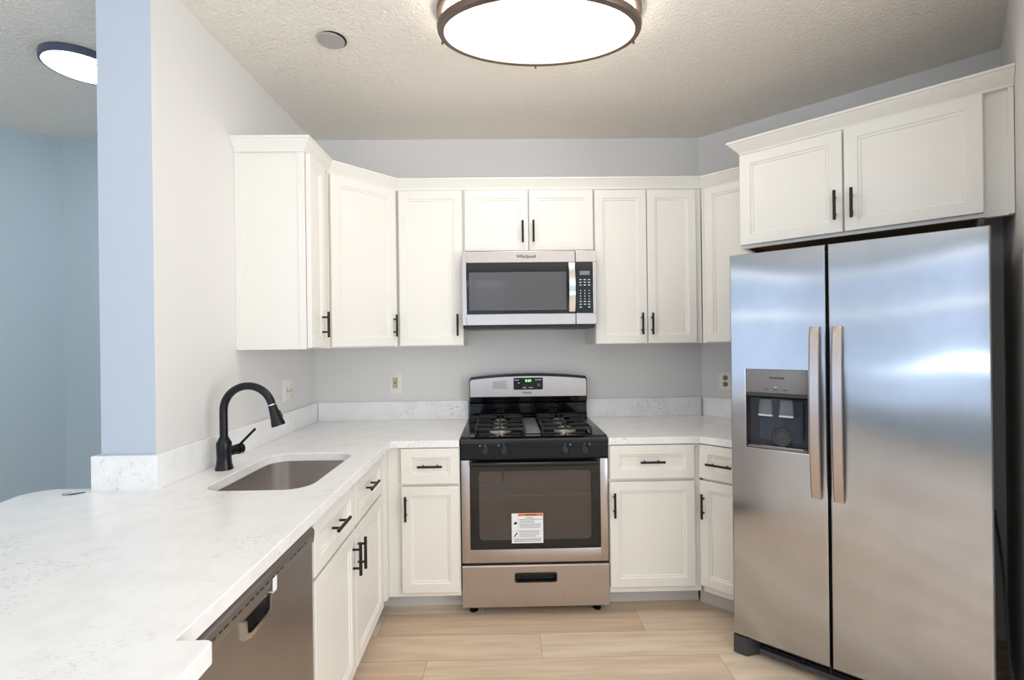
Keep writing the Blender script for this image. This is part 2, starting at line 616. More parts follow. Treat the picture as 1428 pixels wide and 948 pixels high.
# left of microwave
t = thing('wall_cabinet', 'white single-door wall cabinet directly left of the microwave', 'cabinet', BACK, (-.425, 0, UB), 'white wall cabinets')
wall_body(t, BACK, -.617, -.237, UY, -.001, UB, UT)
d = shaker(t, BACK, -.603, -.236, DB, DT, UF); bar_handle(d, BACK, -.267, 1.512, UF)
# above microwave
t = thing('wall_cabinet', 'short white two-door wall cabinet above the microwave', 'cabinet', BACK, (.147, 0, 1.93), 'white wall cabinets')
wall_body(t, BACK, -.2355, .5285, UY, -.001, 1.926, UT, .004)
d = shaker(t, BACK, -.222, .1455, 1.938, DT, UF); bar_handle(d, BACK, .113, 2.044, UF)
d = shaker(t, BACK, .1515, .523, 1.938, DT, UF); bar_handle(d, BACK, .175, 2.046, UF)
# right of microwave
t = thing('wall_cabinet', 'tall white two-door wall cabinet right of the microwave', 'cabinet', BACK, (.84, 0, UB), 'white wall cabinets')
wall_body(t, BACK, .530, 1.161, UY, -.001, UB, UT)
d = shaker(t, BACK, .533, .8335, DB - .003, DT - .004, UF); bar_handle(d, BACK, .800, 1.507, UF)
d = shaker(t, BACK, .8385, 1.124, DB - .003, DT - .004, UF); bar_handle(d, BACK, .858, 1.506, UF)
# on the diagonal wall, partly behind the refrigerator
t = thing('wall_cabinet', 'narrow white angled wall cabinet half hidden behind the refrigerator', 'cabinet', DIAG, (.29, 0, UB), 'white wall cabinets')
w = MB(DIAG)
w.prism([(.436, -.001), (.03, -.001), (.03, -.03), (.137, -.30), (.137, UY), (.436, UY)][::-1], UB, UT, 'cab')
w.build('body', t, 20)
d = shaker(t, DIAG, .160, .425, DB, DT, UF)
bar_handle(d, DIAG, .395, 1.507, UF)
# left wall, end cabinet
FL = Matrix.Translation((XL, 0, 0)) @ Matrix.Rotation(R(90), 4, 'Z')     # x = world Y, -y = out from the left wall
t = thing('wall_cabinet', 'white wall cabinet end on the left wall with its plain side panel facing out', 'cabinet', FL, (2.32, 0, UB), 'white wall cabinets')
w = MB(FL)
w.box(2.213, 2.485, -.321, -.001, UB, UT, 'cab')
w.box(2.210, 2.213, -.321, -.289, UB, UT, 'cab'); w.box(2.210, 2.213, -.026, -.001, UB, UT, 'cab'); w.box(2.2105, 2.213, -.289, -.026, UB, UB + .006, 'cab')
w.build('body', t, 20)
d = shaker(t, FL, 2.214, 2.402, DB, DT, -.344); bar_handle(d, FL, 2.345, 1.507, -.344)
# corner cabinet with the diagonal door
F1, F2 = Vector((-.908, 2.488, 0)), Vector((-.619, 2.790, 0))
ang = math.atan2(F2.y - F1.y, F2.x - F1.x)
FC = Matrix.Translation(F1) @ Matrix.Rotation(ang, 4, 'Z')
LC = (F2 - F1).length
t = thing('wall_cabinet', 'white corner wall cabinet with the single diagonal door', 'cabinet', FC, (LC / 2, 0, UB), 'white wall cabinets')
w = MB()
w.prism([(XL + .001, 2.487), (F1.x, F1.y), (F2.x, F2.y), (-.619, D - .001), (XL + .001, D - .001)], UB, UT, 'cab')
w.build('body', t, 20)
d = shaker(t, FC, .008, LC - .020, DB, DT, -.022); bar_handle(d, FC, LC - .040, 1.512, -.022)

# above the refrigerator
t = thing('wall_cabinet', 'deep white two-door cabinet above the refrigerator', 'cabinet', DIAG, (.91, 0, 1.86), 'white wall cabinets')
w = MB(DIAG)
z0, z1, x0, x1, yf = 1.862, 2.345, .440, 1.309, -.605
w.box(x0, x1, yf, -.001, z0 + .035, z1, 'cab')
w.box(x0, x0 + .018, yf, -.001, z0, z0 + .035, 'cab'); w.box(x1 - .018, x1, yf, -.001, z0, z0 + .035, 'cab')
w.box(x0 + .018, x1 - .018, yf, yf + .02, z0, z0 + .035, 'cab')
w.build('body', t, 20)
w = MB(DIAG)
w.box(x0 + .019, x1 - .019, yf + .021, -.002, z0 + .030, z0 + .0345, 'wood_raw')
w.box(x0 + .0185, x0 + .022, yf + .021, -.002, z0 + .002, z0 + .030, 'wood_raw')
w.box(x1 - .022, x1 - .0185, yf + .021, -.002, z0 + .002, z0 + .030, 'wood_raw')
w.box(x0 + .022, x1 - .022, yf + .0205, yf + .024, z0 + .002, z0 + .030, 'wood_raw')
w.build('bottom_panel', t, 20)
w = MB(DIAG)
w.box(1.310, 1.387, -.588, -.56, z0, z1, 'cab'); w.box(1.372, 1.387, -.605, -.588, z0, z1, 'cab')
w.box(1.310, 1.372, -.605, -.588, 2.328, z1, 'cab')
w.build('filler_strip', t, 20)
d = shaker(t, DIAG, .440, .864, 1.876, 2.322, -.627, rail=.052); bar_handle(d, DIAG, .838, 1.992, -.627, length=.128)
d = shaker(t, DIAG, .871, 1.305, 1.876, 2.326, -.627, rail=.052); bar_handle(d, DIAG, .899, 1.991, -.627, length=.128)

# crown mouldings
def crown(path, z0, z1, out, name, label):
    prof = [(.0, z0), (.003, z0), (.004, z0 + .008), (.25 * out, z0 + .016), (.45 * out, z0 + .45 * (z1 - z0)), (.86 * out, z1 - .014),
            (.90 * out, z1 - .011), (out, z1 - .010), (out, z1), (.0, z1)]
    n = len(path)
    rings = []
    for i, p in enumerate(path):
        p = Vector(p)
        a = (p - Vector(path[i - 1])).normalized() if i else None
        b_ = (Vector(path[i + 1]) - p).normalized() if i < n - 1 else None
        na = Vector((a.y, -a.x)) if a else None
        nb = Vector((b_.y, -b_.x)) if b_ else None
        k = (na + nb) / (1 + na.dot(nb)) if (na and nb) else (na or nb)
        rings.append([(p.x + k.x * o, p.y + k.y * o, z) for o, z in prof])
    w = MB()
    w.loft(rings, 'cab')
    o = w.build(name, None, 25)
    tag(o, label, 'moulding', 'white crown mouldings')
c0 = dg(.1345, .331).to_2d()
crown([(XL + .001, 2.209), (-.907, 2.209), (-.907, 2.4875), (-.6185, 2.789), (c0.x, 2.789), tuple(dg(.384, .331).to_2d())],
      2.296, 2.358, .036, 'crown_moulding', 'long white crown moulding over the left and back wall cabinets')
crown([tuple(dg(.439, .002).to_2d()), tuple(dg(.439, .606).to_2d()), tuple(dg(SR - .001, .606).to_2d())],
      2.330, 2.392, .052, 'crown_moulding', 'white crown moulding on top of the cabinet above the refrigerator')

# ------------------------------------------------------------------ base cabinets
BF = -.682                    # door front of the back run (world Y 2.440)
BC = BF + .022                # carcass front
def base_body(parent, frame, x0, x1, yc, yb, toe=.118, x1t=None):
    x1t = x1t or x1
    w = MB(frame)
    w.box(x0, x1, yc, yb, .112, .878, 'cab')
    w.build('body', parent, 20)
    w = MB(frame)
    w.box(x0 - (.075 if x0 < -.5 else 0), x1t, yc + toe, yc + toe + .02, 0, .1115, 'toe')
    w.box(x0, x0 + .02, yc + toe + .02, yb, 0, .1115, 'toe'); w.box(x1 - .02, x1, yc + toe + .02, yb, 0, .1115, 'toe')
    w.build('toe_kick', parent, 20)

t = thing('base_cabinet', 'white base cabinet with one drawer and door, left of the range', 'cabinet', BACK, (-.40, -.3, 0), 'white base cabinets')
base_body(t, BACK, -.606, -.238, BC, -.001)
d = shaker(t, BACK, -.535, -.240, .693, .874, BF, 'drawer'); bar_handle(d, BACK, -.385, .787, BF, False)
d = shaker(t, BACK, -.535, -.242, .139, .680, BF); bar_handle(d, BACK, -.5095, .576, BF)
t = thing('base_cabinet', 'white base cabinet with one drawer and door, right of the range', 'cabinet', BACK, (.77, -.3, 0), 'white base cabinets')
base_body(t, BACK, .529, 1.003, BC, -.001, x1t=1.035)
d = shaker(t, BACK, .532, .968, .701, .873, BF, 'drawer'); bar_handle(d, BACK, .745, .791, BF, False)
d = shaker(t, BACK, .530, .968, .146, .686, BF); bar_handle(d, BACK, .5495, .575, BF)
t = thing('base_cabinet', 'narrow white angled base cabinet beside the refrigerator', 'cabinet', DIAG, (.33, -.3, 0), 'white base cabinets')
w = MB(DIAG)
w.prism([(.455, -.005), (.455, -.673), (.258, -.673), (.190, -.40), (.160, -.12), (.160, -.005)][::-1], .112, .878, 'cab')
w.build('body', t, 20)
w = MB(DIAG)
w.box(.200, .455, -.578, -.558, 0, .1115, 'toe')
w.box(.435, .455, -.558, -.01, 0, .1115, 'toe')
w.build('toe_kick', t, 20)
d = shaker(t, DIAG, .246, .452, .700, .872, -.695, 'drawer'); bar_handle(d, DIAG, .352, .780, -.695, False)
d = shaker(t, DIAG, .246, .452, .147, .687, -.695); bar_handle(d, DIAG, .269, .562, -.695)

# sink base on the left run: frame LEFT, x runs towards the back wall (x=0 at the inside corner), y=0 is the door front
t = thing('base_cabinet', 'white sink base cabinet with two drawer fronts and two doors under the sink', 'cabinet', LEFT, (-.5, .3, 0), 'white base cabinets')
w = MB(LEFT)
x0, x1 = -.972, -.02
w.box(x0, x0 + .018, .022, .58, .112, .878, 'cab'); w.box(x1 - .018, x1, .022, .58, .112, .878, 'cab')
w.box(x0 + .018, x1 - .018, .022, .58, .112, .130, 'cab'); w.box(x0 + .018, x1 - .018, .565, .58, .130, .878, 'cab')
for a, b_ in ((x0 + .018, x0 + .05), (-.58, -.535), (-.14, x1 - .018)):
    w.box(a, b_, .022, .042, .13, .878, 'cab')
for a, b_ in ((x0 + .05, -.58), (-.535, -.14)):
    w.box(a, b_, .022, .042, .13, .16, 'cab'); w.box(a, b_, .022, .042, .67, .71, 'cab'); w.box(a, b_, .022, .042, .85, .878, 'cab')
w.box(-.02, .021, .0062, .045, .112, .878, 'cab')
w.build('body', t, 20)
w = MB(LEFT); w.box(x0, -.01, .07, .09, 0, .1115, 'toe'); w.build('toe_kick', t, 20)
d = shaker(t, LEFT, -.966, -.563, .697, .868, 0, 'drawer'); bar_handle(d, LEFT, -.775, .790, 0, False)
d = shaker(t, LEFT, -.550, -.120, .697, .868, 0, 'drawer'); bar_handle(d, LEFT, -.360, .800, 0, False)
d = shaker(t, LEFT, -.966, -.563, .139, .684, 0); bar_handle(d, LEFT, -.592, .585, 0)
d = shaker(t, LEFT, -.550, -.120, .139, .684, 0); bar_handle(d, LEFT, -.525, .580, 0)

# peninsula panel under the worktop
t = thing('peninsula_cabinet', 'white end panel cabinet under the near corner of the peninsula', 'cabinet', WORLD, (-.95, .57, 0), None)
w = MB(); w.box(-1.35, -.535, .31, .795, .0, .878, 'cab'); w.build('body', t, 20)
w = MB(); w.box(-.5345, -.522, .735, .795, .0, .878, 'cab', .002); w.build('corner_post', t, 20)

# ------------------------------------------------------------------ worktops, backsplashes
def slab(outer, inner, z0, z1, mat, name, label, ch=.0025):
    w = MB()
    bm = w.bm
    def loop(pts, z):
        return [bm.verts.new((x, y, z)) for x, y in pts]
    oi = offset_loop(outer, -ch)
    o_top, o_mid, o_bot = loop(oi, z1), loop(outer, z1 - ch), loop(outer, z0)
    loops = [(o_top, o_mid, o_bot)]
    if inner:
        ii = offset_loop(inner, ch)
        loops.append((loop(ii, z1), loop(inner, z1 - ch), loop(inner, z0)))
    def fill(k):
        es = []
        for L in loops:
            q = L[k]
            for a, b_ in zip(q, q[1:] + q[:1]):
                es.append(bm.edges.get((a, b_)) or bm.edges.new((a, b_)))
        bmesh.ops.triangle_fill(bm, use_beauty=True, use_dissolve=False, edges=es)
    fill(0); fill(2)
    for L in loops:
        for p, q in ((0, 1), (1, 2)):
            n = len(L[p])
            for k in range(n):
                k2 = (k + 1) % n
                bm.faces.new((L[p][k], L[p][k2], L[q][k2], L[q][k]))
    w.mi(mat)
    o = w.build(name, None, 30)
    tag(o, label, 'worktop')
    return o

sink_hole = rrect(-1.062, -.690, 1.657, 2.207, .085, 8)
left_top = ([(-.238, 2.438), (-.238, D - .001), (XL + .001, D - .001), (XL + .001, 1.6985), (-1.50, 1.712), (-1.575, 1.712)]
            + arc(-1.570, 1.632, .080, 95, 175, 8) + [(-1.640, 1.58), (-1.615, 1.45), (-1.58, 1.2), (-1.54, .28), (-.478, .28), (-.4985, .795)]
            + arc(-.5125, .809, .014, 0, 90, 5) + [(-.568, .823), (-.586, 2.438)])
slab(left_top, sink_hole, .879, ZC, 'quartz', 'worktop', 'white quartz worktop with the sink, running from the range round to the peninsula')
right_top = [(.527, D - .001), (.527, 2.438), (.997, 2.438), tuple(dg(.455, .703).to_2d()), tuple(dg(.455, .001).to_2d()), (1.2925, D - .001)]
slab(right_top, None, .879, ZC, 'quartz', 'worktop', 'short white quartz worktop between the range and the refrigerator')
BSZ = 1.034
def splash(name_label, mbuild):
    o = mbuild.build('backsplash', None, 20)
    tag(o, name_label, 'backsplash', 'low quartz backsplashes')
w = MB(); w.box(XL + .0015, XL + .020, 1.70, D - .0015, ZC, BSZ, 'quartz', .0015, 1); splash('low quartz backsplash along the left wall behind the faucet', w)
w = MB(); w.box(XL + .0225, -.238, D - .020, D - .0015, ZC, BSZ, 'quartz', .0015, 1); splash('low quartz backsplash on the back wall left of the range', w)
w = MB(); w.box(.527, 1.279, D - .020, D - .0015, ZC, BSZ, 'quartz', .0015, 1); splash('low quartz backsplash on the back wall right of the range', w)
w = MB(DIAG); w.box(.016, .455, -.020, -.0015, ZC, BSZ, 'quartz', .0015, 1); splash('short quartz backsplash on the angled wall beside the refrigerator', w)
w = MB(); w.prism([(-1.438, 1.712), (-1.438, 1.680), (XL + .020, 1.680), (XL + .020, 1.6985), (-1.419, 1.6985), (-1.419, 1.712)], ZC, BSZ, 'quartz', .0015)
splash('low quartz backsplash wrapping the bare end of the left wall', w)

# ------------------------------------------------------------------ sink and faucet
t = thing('sink', 'stainless steel undermount sink set into the worktop', 'sink', WORLD, (-.876, 1.932, .68))
w = MB()
def r2(g_, z, r):
    return [(x, y, z) for x, y in rrect(-1.062 + g_, -.690 - g_, 1.657 + g_, 2.207 - g_, r, 8)]
w.loft([r2(-.022, .8785, .10), r2(-.004, .8785, .086), r2(-.004, .872, .086), r2(.004, .72, .080), r2(.012, .695, .075), r2(.035, .684, .06), r2(.17, .680, .015)], 'steel_sink', cap=False)
w.poly([(x, y, .680) for x, y in rrect(-1.062 + .17, -.690 - .17, 1.657 + .17, 2.207 - .17, .015, 8)], 'steel_sink')
w.build('basin', t, 45)
w = MB(); w.lathe([(.0, .682), (.030, .682), (.040, .683), (.043, .6805), (.043, .670), (0, .670)], (-.876, 1.932, 0), 'chrome', 24); w.build('drain', t, 40)

t = thing('faucet', 'matt black gooseneck kitchen faucet beside the sink', 'faucet', WORLD, (-1.135, 1.945, ZC))
w = MB(); c = (-1.135, 1.945, 0)
w.lathe([(.0, ZC), (.033, ZC), (.033, ZC + .006), (.0285, ZC + .022), (.0265, ZC + .045), (.0275, ZC + .080), (.0285, ZC + .102),
         (.0275, ZC + .108), (.019, ZC + .124), (.0165, ZC + .130), (0, ZC + .130)], c, 'faucet', 28)
w.build('base', t, 40)
w = MB()
cz, rr = 1.150, .098
pts = [(-1.135, 1.945, ZC + .128), (-1.135, 1.945, 1.08)]
for k in range(0, 21):
    a = R(180 - k * 8.35)
    pts.append((-1.135 + rr + rr * math.cos(a), 1.945, cz + rr * math.sin(a)))
w.tube(pts, .0152, 'faucet', 18); w.build('spout', t, 60)
pe, pd = Vector(pts[-1]), (Vector(pts[-1]) - Vector(pts[-2])).normalized()
w = MB()
w.tube([pe - pd * .001, pe + pd * .004], [.0165, .0165], 'chrome', 18); w.build('collar', t, 40)
w = MB()
w.tube([pe + pd * .004, pe + pd * .012, pe + pd * .05, pe + pd * .082, pe + pd * .090], [.0158, .0165, .0205, .0265, .0255], 'faucet', 20)
q = pe + pd * .028 + Vector((.019, 0, .003))
w.tube([q, q + pd * .03 + Vector((.003, 0, 0))], [.005, .006], 'plastic_black', 10)
w.build('spray_head', t, 50)
w = MB()
h0 = Vector((-1.135, 1.945, ZC + .068)); hd = Vector((.42, .90, .02)).normalized()
w.tube([h0 + hd * .018, h0 + hd * .052, h0 + hd * .053, h0 + hd * .058, h0 + hd * .059, h0 + hd * .078], [.020, .020, .0175, .0175, .0215, .0215], 'faucet', 20)
l0 = h0 + hd * .068 + Vector((0, 0, .016))
w.tube([l0, l0 + Vector((.062, .006, .064))], [.0052, .0056], 'faucet', 10)
w.build('lever', t, 40)

# ------------------------------------------------------------------ dishwasher
t = thing('dishwasher', 'stainless steel dishwasher under the worktop next to the sink cabinet', 'dishwasher', LEFT, (-1.28, .3, 0))
x0, x1 = -1.590, -.978
w = MB(LEFT); w.box(x0 + .004, x1 - .004, .035, .58, .10, .872, 'plastic_black'); w.box(x0 + .01, x1 - .01, .09, .11, 0, .10, 'plastic_black'); w.build('body', t, 20)
hx0, hx1, hz0, hz1 = -1.370, -1.255, .764, .800
w = MB(LEFT)
yf = .004
w.box(x0, hx0, yf, .034, .105, .812, 'steel_dw'); w.box(hx1, x1, yf, .034, .105, .812, 'steel_dw')
w.box(hx0, hx1, yf, .034, .105, hz0, 'steel_dw'); w.box(hx0, hx1, yf, .034, hz1, .812, 'steel_dw')
d = w.build('door', t, 20)
w = MB(LEFT)                                                            # pocket pull
w.box(hx0 + .001, hx1 - .001, .029, .033, hz0 + .001, hz1 - .001, 'plastic_black')
lip = [(hx0 + .004, hz1), (hx0 - .006, hz1 + .002), (hx0 - .004, hz0 - .004), (hx0 + .02, hz0 - .012), (hx1 - .02, hz0 - .012), (hx1 + .004, hz0 - .004),
       (hx1 + .006, hz1 + .002), (hx1 - .004, hz1), (hx1 - .006, hz0 + .006), (hx1 - .022, hz0), (hx0 + .022, hz0), (hx0 + .006, hz0 + .006)]
w.extrude_y(lip, -.004, yf, 'chrome')
w.build('handle', d, 20)
w = MB(LEFT); w.box(-1.250, -1.230, -.0072, -.0054, .800, .836, 'label'); w.box(-1.250, -1.230, -.0072, .0041, .800, .803, 'label'); w.build('latch_tag', d, 20)
w = MB(LEFT)
w.extrude_x([(-.002, .815), (-.005, .840), (-.003, .852), (.004, .859), (.010, .861), (.034, .861), (.034, .815)], x0, x1, 'steel_dw')
d = w.build('control_strip', t, 30)
random.seed(4)
x = x0 + .03
while x < x1 - .05:
    L = random.uniform(.008, .016)
    w = MB(LEFT); w.box(x, x + L, -.0058, -.0030, .836, .8385, 'ink')
    w.build('button_legend', d, 0)
    x += L + random.uniform(.006, .018)
    if random.random() < .12:
        x += .03

# ------------------------------------------------------------------ range
CX = .147
RF = Matrix.Translation((CX, D, 0))            # x from the centre of the range
t = thing('range', 'stainless steel and black gas range between the base cabinets', 'range', RF, (0, -.35, 0))
hw = .378
yd = -.665                                     # door front (world Y 2.457)
w = MB(RF)
w.box(-hw + .002, hw - .002, -.632, -.045, .042, .900, 'plastic_dark')
w.build('body', t, 20)
# cooktop with rounded front, raised rim
w = MB(RF)
prof = [(-.045, .900), (-.045, .924), (-.630, .922), (-.652, .920), (-.664, .912), (-.668, .902), (-.668, .886), (-.632, .886), (-.632, .9005)]
w.extrude_x(prof, -hw, hw, 'enamel')
ct = w.build('cooktop', t, 30)
w = MB(RF)
w.extrude_x([(-.632, .814), (-.664, .814), (-.660, .884), (-.632, .884)], -hw + .001, hw - .001, 'enamel')
cp = w.build('control_panel', t, 20)
for kx in (-.252, -.156, .158, .258):
    w = MB(RF)
    w.lathe([(0, 0), (.0235, 0), (.0235, .006), (.0195, .009), (.0175, .022), (.014, .025), (0, .025)], (kx, -.6625, .853), 'knob', 24, axis=(0, -1, .05))
    w.box(kx - .0035, kx + .0035, -.692, -.684, .835, .871, 'plastic_black', .001)
    w.build('knob', cp, 40)
    w = MB(RF)
    w.box(kx - .0015, kx + .0015, -.6625, -.6602, .880, .883, 'ink_white')
    w.build('knob_marking', cp, 40)
    w = MB(RF)
    sx_ = -1 if kx < 0 else 1
    w.lathe([(0, 0), (.0028, 0), (.0028, .001), (0, .001)], (kx + sx_ * .028, -.6612, .879), 'ink_white', 10, axis=(0, -1, 0))
    w.build('knob_marking', cp, 40)
# burners and grates
for gx in (-.177, .177):
    for by in (-.505, -.215):
        w = MB(RF)
        big_ = .048 if by < -.4 else .040
        w.lathe([(0, .9215), (big_ + .012, .9225), (big_ + .008, .927), (big_, .929), (big_ - .004, .936), (big_ - .012, .937), (0, .937)], (gx, by, 0), 'alu', 28)
        w.lathe([(0, .937), (big_ - .012, .937), (big_ - .012, .942), (big_ - .016, .944), (0, .944)], (gx, by, 0), 'alu', 28)
        w.build('burner', ct, 40)
    w = MB(RF)
    gw, g0, g1, zt = .128, -.600, -.105, .956
    for a in (-gw, gw):
        w.box(gx + a - .005, gx + a + .005, g0, g1, zt - .012, zt, 'iron', .002)
    for a in (g0, (g0 + g1) / 2, g1):
        w.box(gx - gw, gx + gw, a - .005, a + .005, zt - .012, zt, 'iron', .002)
    for by in (-.505, -.215):
        for q in range(4):
            dx, dy = [(1, 0), (-1, 0), (0, 1), (0, -1)][q]
            reach = gw if dx else (.12 if (by + dy * .12 > g0 and by + dy * .12 < g1) else .095)
            if dx:
                w.box(gx + dx * .022, gx + dx * gw, by - .0045, by + .0045, zt - .010, zt + .004, 'iron', .002)
            else:
                w.box(gx - .0045, gx + .0045, by + dy * .022, by + dy * reach, zt - .010, zt + .004, 'iron', .002)
        for s in (-1, 1):
            w.box(gx - gw, gx - gw * .45, by + s * .062 - .004, by + s * .062 + .004, zt - .011, zt - .001, 'iron', .0015)
            w.box(gx + gw * .45, gx + gw, by + s * .062 - .004, by + s * .062 + .004, zt - .011, zt - .001, 'iron', .0015)
    for sx_ in (-1, 1):
        for fy_ in (g0 + .006, g1 - .006):
            w.box(gx + sx_ * gw - .006, gx + sx_ * gw + .006, fy_ - .006, fy_ + .006, .9225, zt - .011, 'iron')
    w.build('grate', ct, 30)
w = MB(RF); w.box(-.040, .040, -.585, -.115, .9225, .932, 'plastic_grey', .004); w.build('centre_plate', ct, 30)
# oven door: steel frame round black glass
w = MB(RF)
z0, z1, wx0, wx1, wz0 = .277, .806, -.334, .337, .346
w.box(-hw, wx0, yd, -.634, z0, z1, 'steel', .003); w.box(wx1, hw, yd, -.634, z0, z1, 'steel', .003)
w.box(wx0 - .003, wx1 + .003, yd, -.634, z0, wz0, 'steel', .003)
od = w.build('oven_door', t, 30)
w = MB(RF)
ix0, ix1, iz0, iz1 = -.288, .290, .392, .748
outer = [(wx1, z1), (wx0, z1)] + [(x, z) for x, z in arc(wx0 + .02, wz0 + .02, .02, 180, 270, 5)] + [(x, z) for x, z in arc(wx1 - .02, wz0 + .02, .02, 270, 360, 5)]
# black glass surround built of four bands with a rounded window opening
bm = w.bm
inner = rrect(ix0, ix1, iz0, iz1, .02, 5)
for y_ in (yd - .001,):
    vo = [bm.verts.new((x, y_, z)) for x, z in outer]
    vi = [bm.verts.new((x, y_, z)) for x, z in inner]
    es = []
    for q in (vo, vi):
        for a, b_ in zip(q, q[1:] + q[:1]):
            es.append(bm.edges.new((a, b_)))
    bmesh.ops.triangle_fill(bm, use_beauty=True, edges=es)
r = bmesh.ops.extrude_face_region(bm, geom=list(bm.faces))
for v in [g_ for g_ in r['geom'] if isinstance(g_, bmesh.types.BMVert)]:
    v.co.y += .006
w.mi('glass_black')
w.build('window_surround', od, 30)
w = MB(RF); w.extrude_y(inner, yd + .0015, yd + .0045, 'oven_glass'); w.build('window_glass', od, 0)
w = MB(RF)                                        # cavity seen through the glass
w.box(ix0 - .01, ix1 + .01, -.637, -.633, iz0 - .02, iz0 - .01, 'cavity')
w.box(ix0 - .015, ix1 + .015, -.6325, -.6322, iz0 - .02, iz1 + .02, 'cavity')
for zz_, lw in ((.615, .0026), (.672, .0022)):
    w.cyl((ix0 + .005, -.648, zz_), (ix1 - .012, -.648, zz_ + .004), lw, 'alu', 8)
w.build('oven_rack', od, 20)
w = MB(RF)
pts = []
for k in range(13):
    u = k / 12
    x = -.318 + .638 * u
    pts.append((x, yd - .030 - .010 * math.sin(math.pi * u), .792))
w.tube(pts, .0115, 'enamel', 14)
for x in (-.310, .312):
    w.box(x - .012, x + .012, yd - .034, yd - .0012, .782, .802, 'enamel', .003)
w.build('handle', od, 40)
# warning label
w = MB(RF)
lx0, lx1, lz0, lz1, ly = -.122, .040, .377, .530, yd - .0016
w.box(lx0, lx1, ly, ly + .0005, lz0, lz1, 'label')
w.box(lx0 + .034, lx1 - .002, ly - .0003, ly, lz1 - .014, lz1 - .002, 'orange')
w.text('WARNING', .012, 'ink', front_text((lx0 + lx1) / 2 + .016, ly - .0004, lz1 - .008), .0001)
random.seed(2)
z = lz1 - .022
k = 0
while z > lz0 + .010:
    L = random.uniform(.075, .12)
    if k in (0,):
        w.box(lx0 + .07, lx0 + .11, ly - .0002, ly, z - .0024, z, 'ink')
    elif k in (13, 14, 15):
        w.box(lx0 + .012, lx1 - .012 - .02 * (k == 15), ly - .0002, ly, z - .0026, z, 'ink')
    elif k not in (7, 12):
        w.box(lx0 + .040, lx0 + .040 + L, ly - .0002, ly, z - .0022, z, 'ink_grey' if k % 3 == 0 else 'ink')
    z -= .0085
    k += 1
for zz_ in (lz0 + .062, lz0 + .026):
    w.box(lx0 + .004, lx1 - .004, ly - .0002, ly, zz_, zz_ + .0008, 'ink_grey')
w.box(lx0 + .033, lx0 + .0338, ly - .0002, ly, lz0 + .027, lz1 - .004, 'ink_grey')
w.poly([(lx0 + .008, ly - .0003, lz0 + .098), (lx0 + .020, ly - .0003, lz0 + .112), (lx0 + .030, ly - .0003, lz0 + .104), (lx0 + .022, ly - .0003, lz0 + .096)], 'ink')
w.poly([(lx0 + .010, ly - .0003, lz0 + .034), (lx0 + .026, ly - .0003, lz0 + .056), (lx0 + .030, ly - .0003, lz0 + .052), (lx0 + .015, ly - .0003, lz0 + .032)], 'ink')
o = w.build('warning_label', od, 0)
o['label'] = 'white warning label with an orange strip'
# dangling strap below the handle
w = MB(RF); w.cyl((-.166, yd - .004, .782), (-.164, yd - .004, .698), .0018, 'plastic_black', 8); w.build('strap', od, 40)
# storage drawer with a recessed pull
w = MB(RF)
z0, z1 = .050, .262
px0, px1, pz0, pz1 = -.106, .106, .177, .221
w.box(-hw, px0, yd, -.634, z0, z1 - .006, 'steel'); w.box(px1, hw, yd, -.634, z0, z1 - .006, 'steel')
w.box(px0, px1, yd, -.634, z0, pz0, 'steel'); w.box(px0, px1, yd, -.634, pz1, z1 - .006, 'steel')
w.extrude_x([(yd, z1 - .006), (yd + .006, z1), (-.634, z1), (-.634, z1 - .006)], -hw, hw, 'steel')
dr = w.build('drawer', t, 20)
w = MB(RF)
def pull(g_, y_):
    return [(x, y_, z) for x, z in rrect(px0 + g_, px1 - g_, pz0 + g_, pz1 - g_, .012, 4)]
w.loft([pull(-.004, yd - .0005), pull(-.003, yd - .003), pull(.004, yd - .003), pull(.006, yd + .022), pull(.010, yd + .026)], 'plastic_black', cap=False)
w.poly(pull(.010, yd + .026), 'plastic_black')
w.build('handle', dr, 40)
w = MB(RF); w.box(-hw + .004, hw - .004, -.645, -.633, .2625, .2765, 'plastic_black'); w.build('gap_strip', t, 0)
for x in (-.325, .325):
    for y_ in (-.60, -.10):
        w = MB(RF); w.lathe([(0, 0), (.021, 0), (.021, .006), (.017, .009), (.010, .011), (.010, .018), (.016, .020), (.016, .026), (.010, .028), (.010, .043), (0, .043)], (x, y_, 0), 'plastic_black', 16)
        w.build('leg', t, 40)
# backguard
w = MB(RF)
bw = .373
def arch(z_side, z_mid, half, n=16):
    return [(half * (1 - 2 * k / n), z_side + (z_mid - z_side) * (1 - (1 - 2 * k / n) ** 2)) for k in range(n + 1)]
w.extrude_y([(-bw, 1.062), (bw, 1.062)] + [(bw, 1.17)] + arch(1.188, 1.210, bw - .008) + [(-bw, 1.17)], -.092, -.030, 'enamel')
w.extrude_x([(-.092, 1.0625), (-.088, 1.030), (-.070, 1.018), (-.070, .958), (-.082, .945), (-.082, .925), (-.030, .925), (-.030, 1.0625)], -bw, bw, 'enamel')
bg_ = w.build('backguard', t, 25)
w = MB(RF)
w.extrude_y([(-bw + .005, 1.064), (bw - .005, 1.064), (bw - .005, 1.158)] + arch(1.172, 1.192, bw - .010) + [(-bw + .005, 1.158)], -.095, -.0921, 'steel')
w.build('steel_panel', bg_, 25)
w = MB(RF)
w.extrude_y(rrect(-.093, .093, 1.107, 1.182, .006, 3), -.0975, -.0951, 'glass_black')
w.text('8:20', .020, 'green', front_text(.0, -.0977, 1.163), .0002, sx=1.1)
for x, z in ((-.080, 1.168), (-.066, 1.168), (-.060, 1.150), (.050, 1.168), (.064, 1.168), (.078, 1.168), (-.03, 1.120), (-.018, 1.120), (.008, 1.120), (.024, 1.120)):
    w.box(x - .0055, x + .0055, -.0978, -.0975, z - .003, z + .003, 'ink_white')
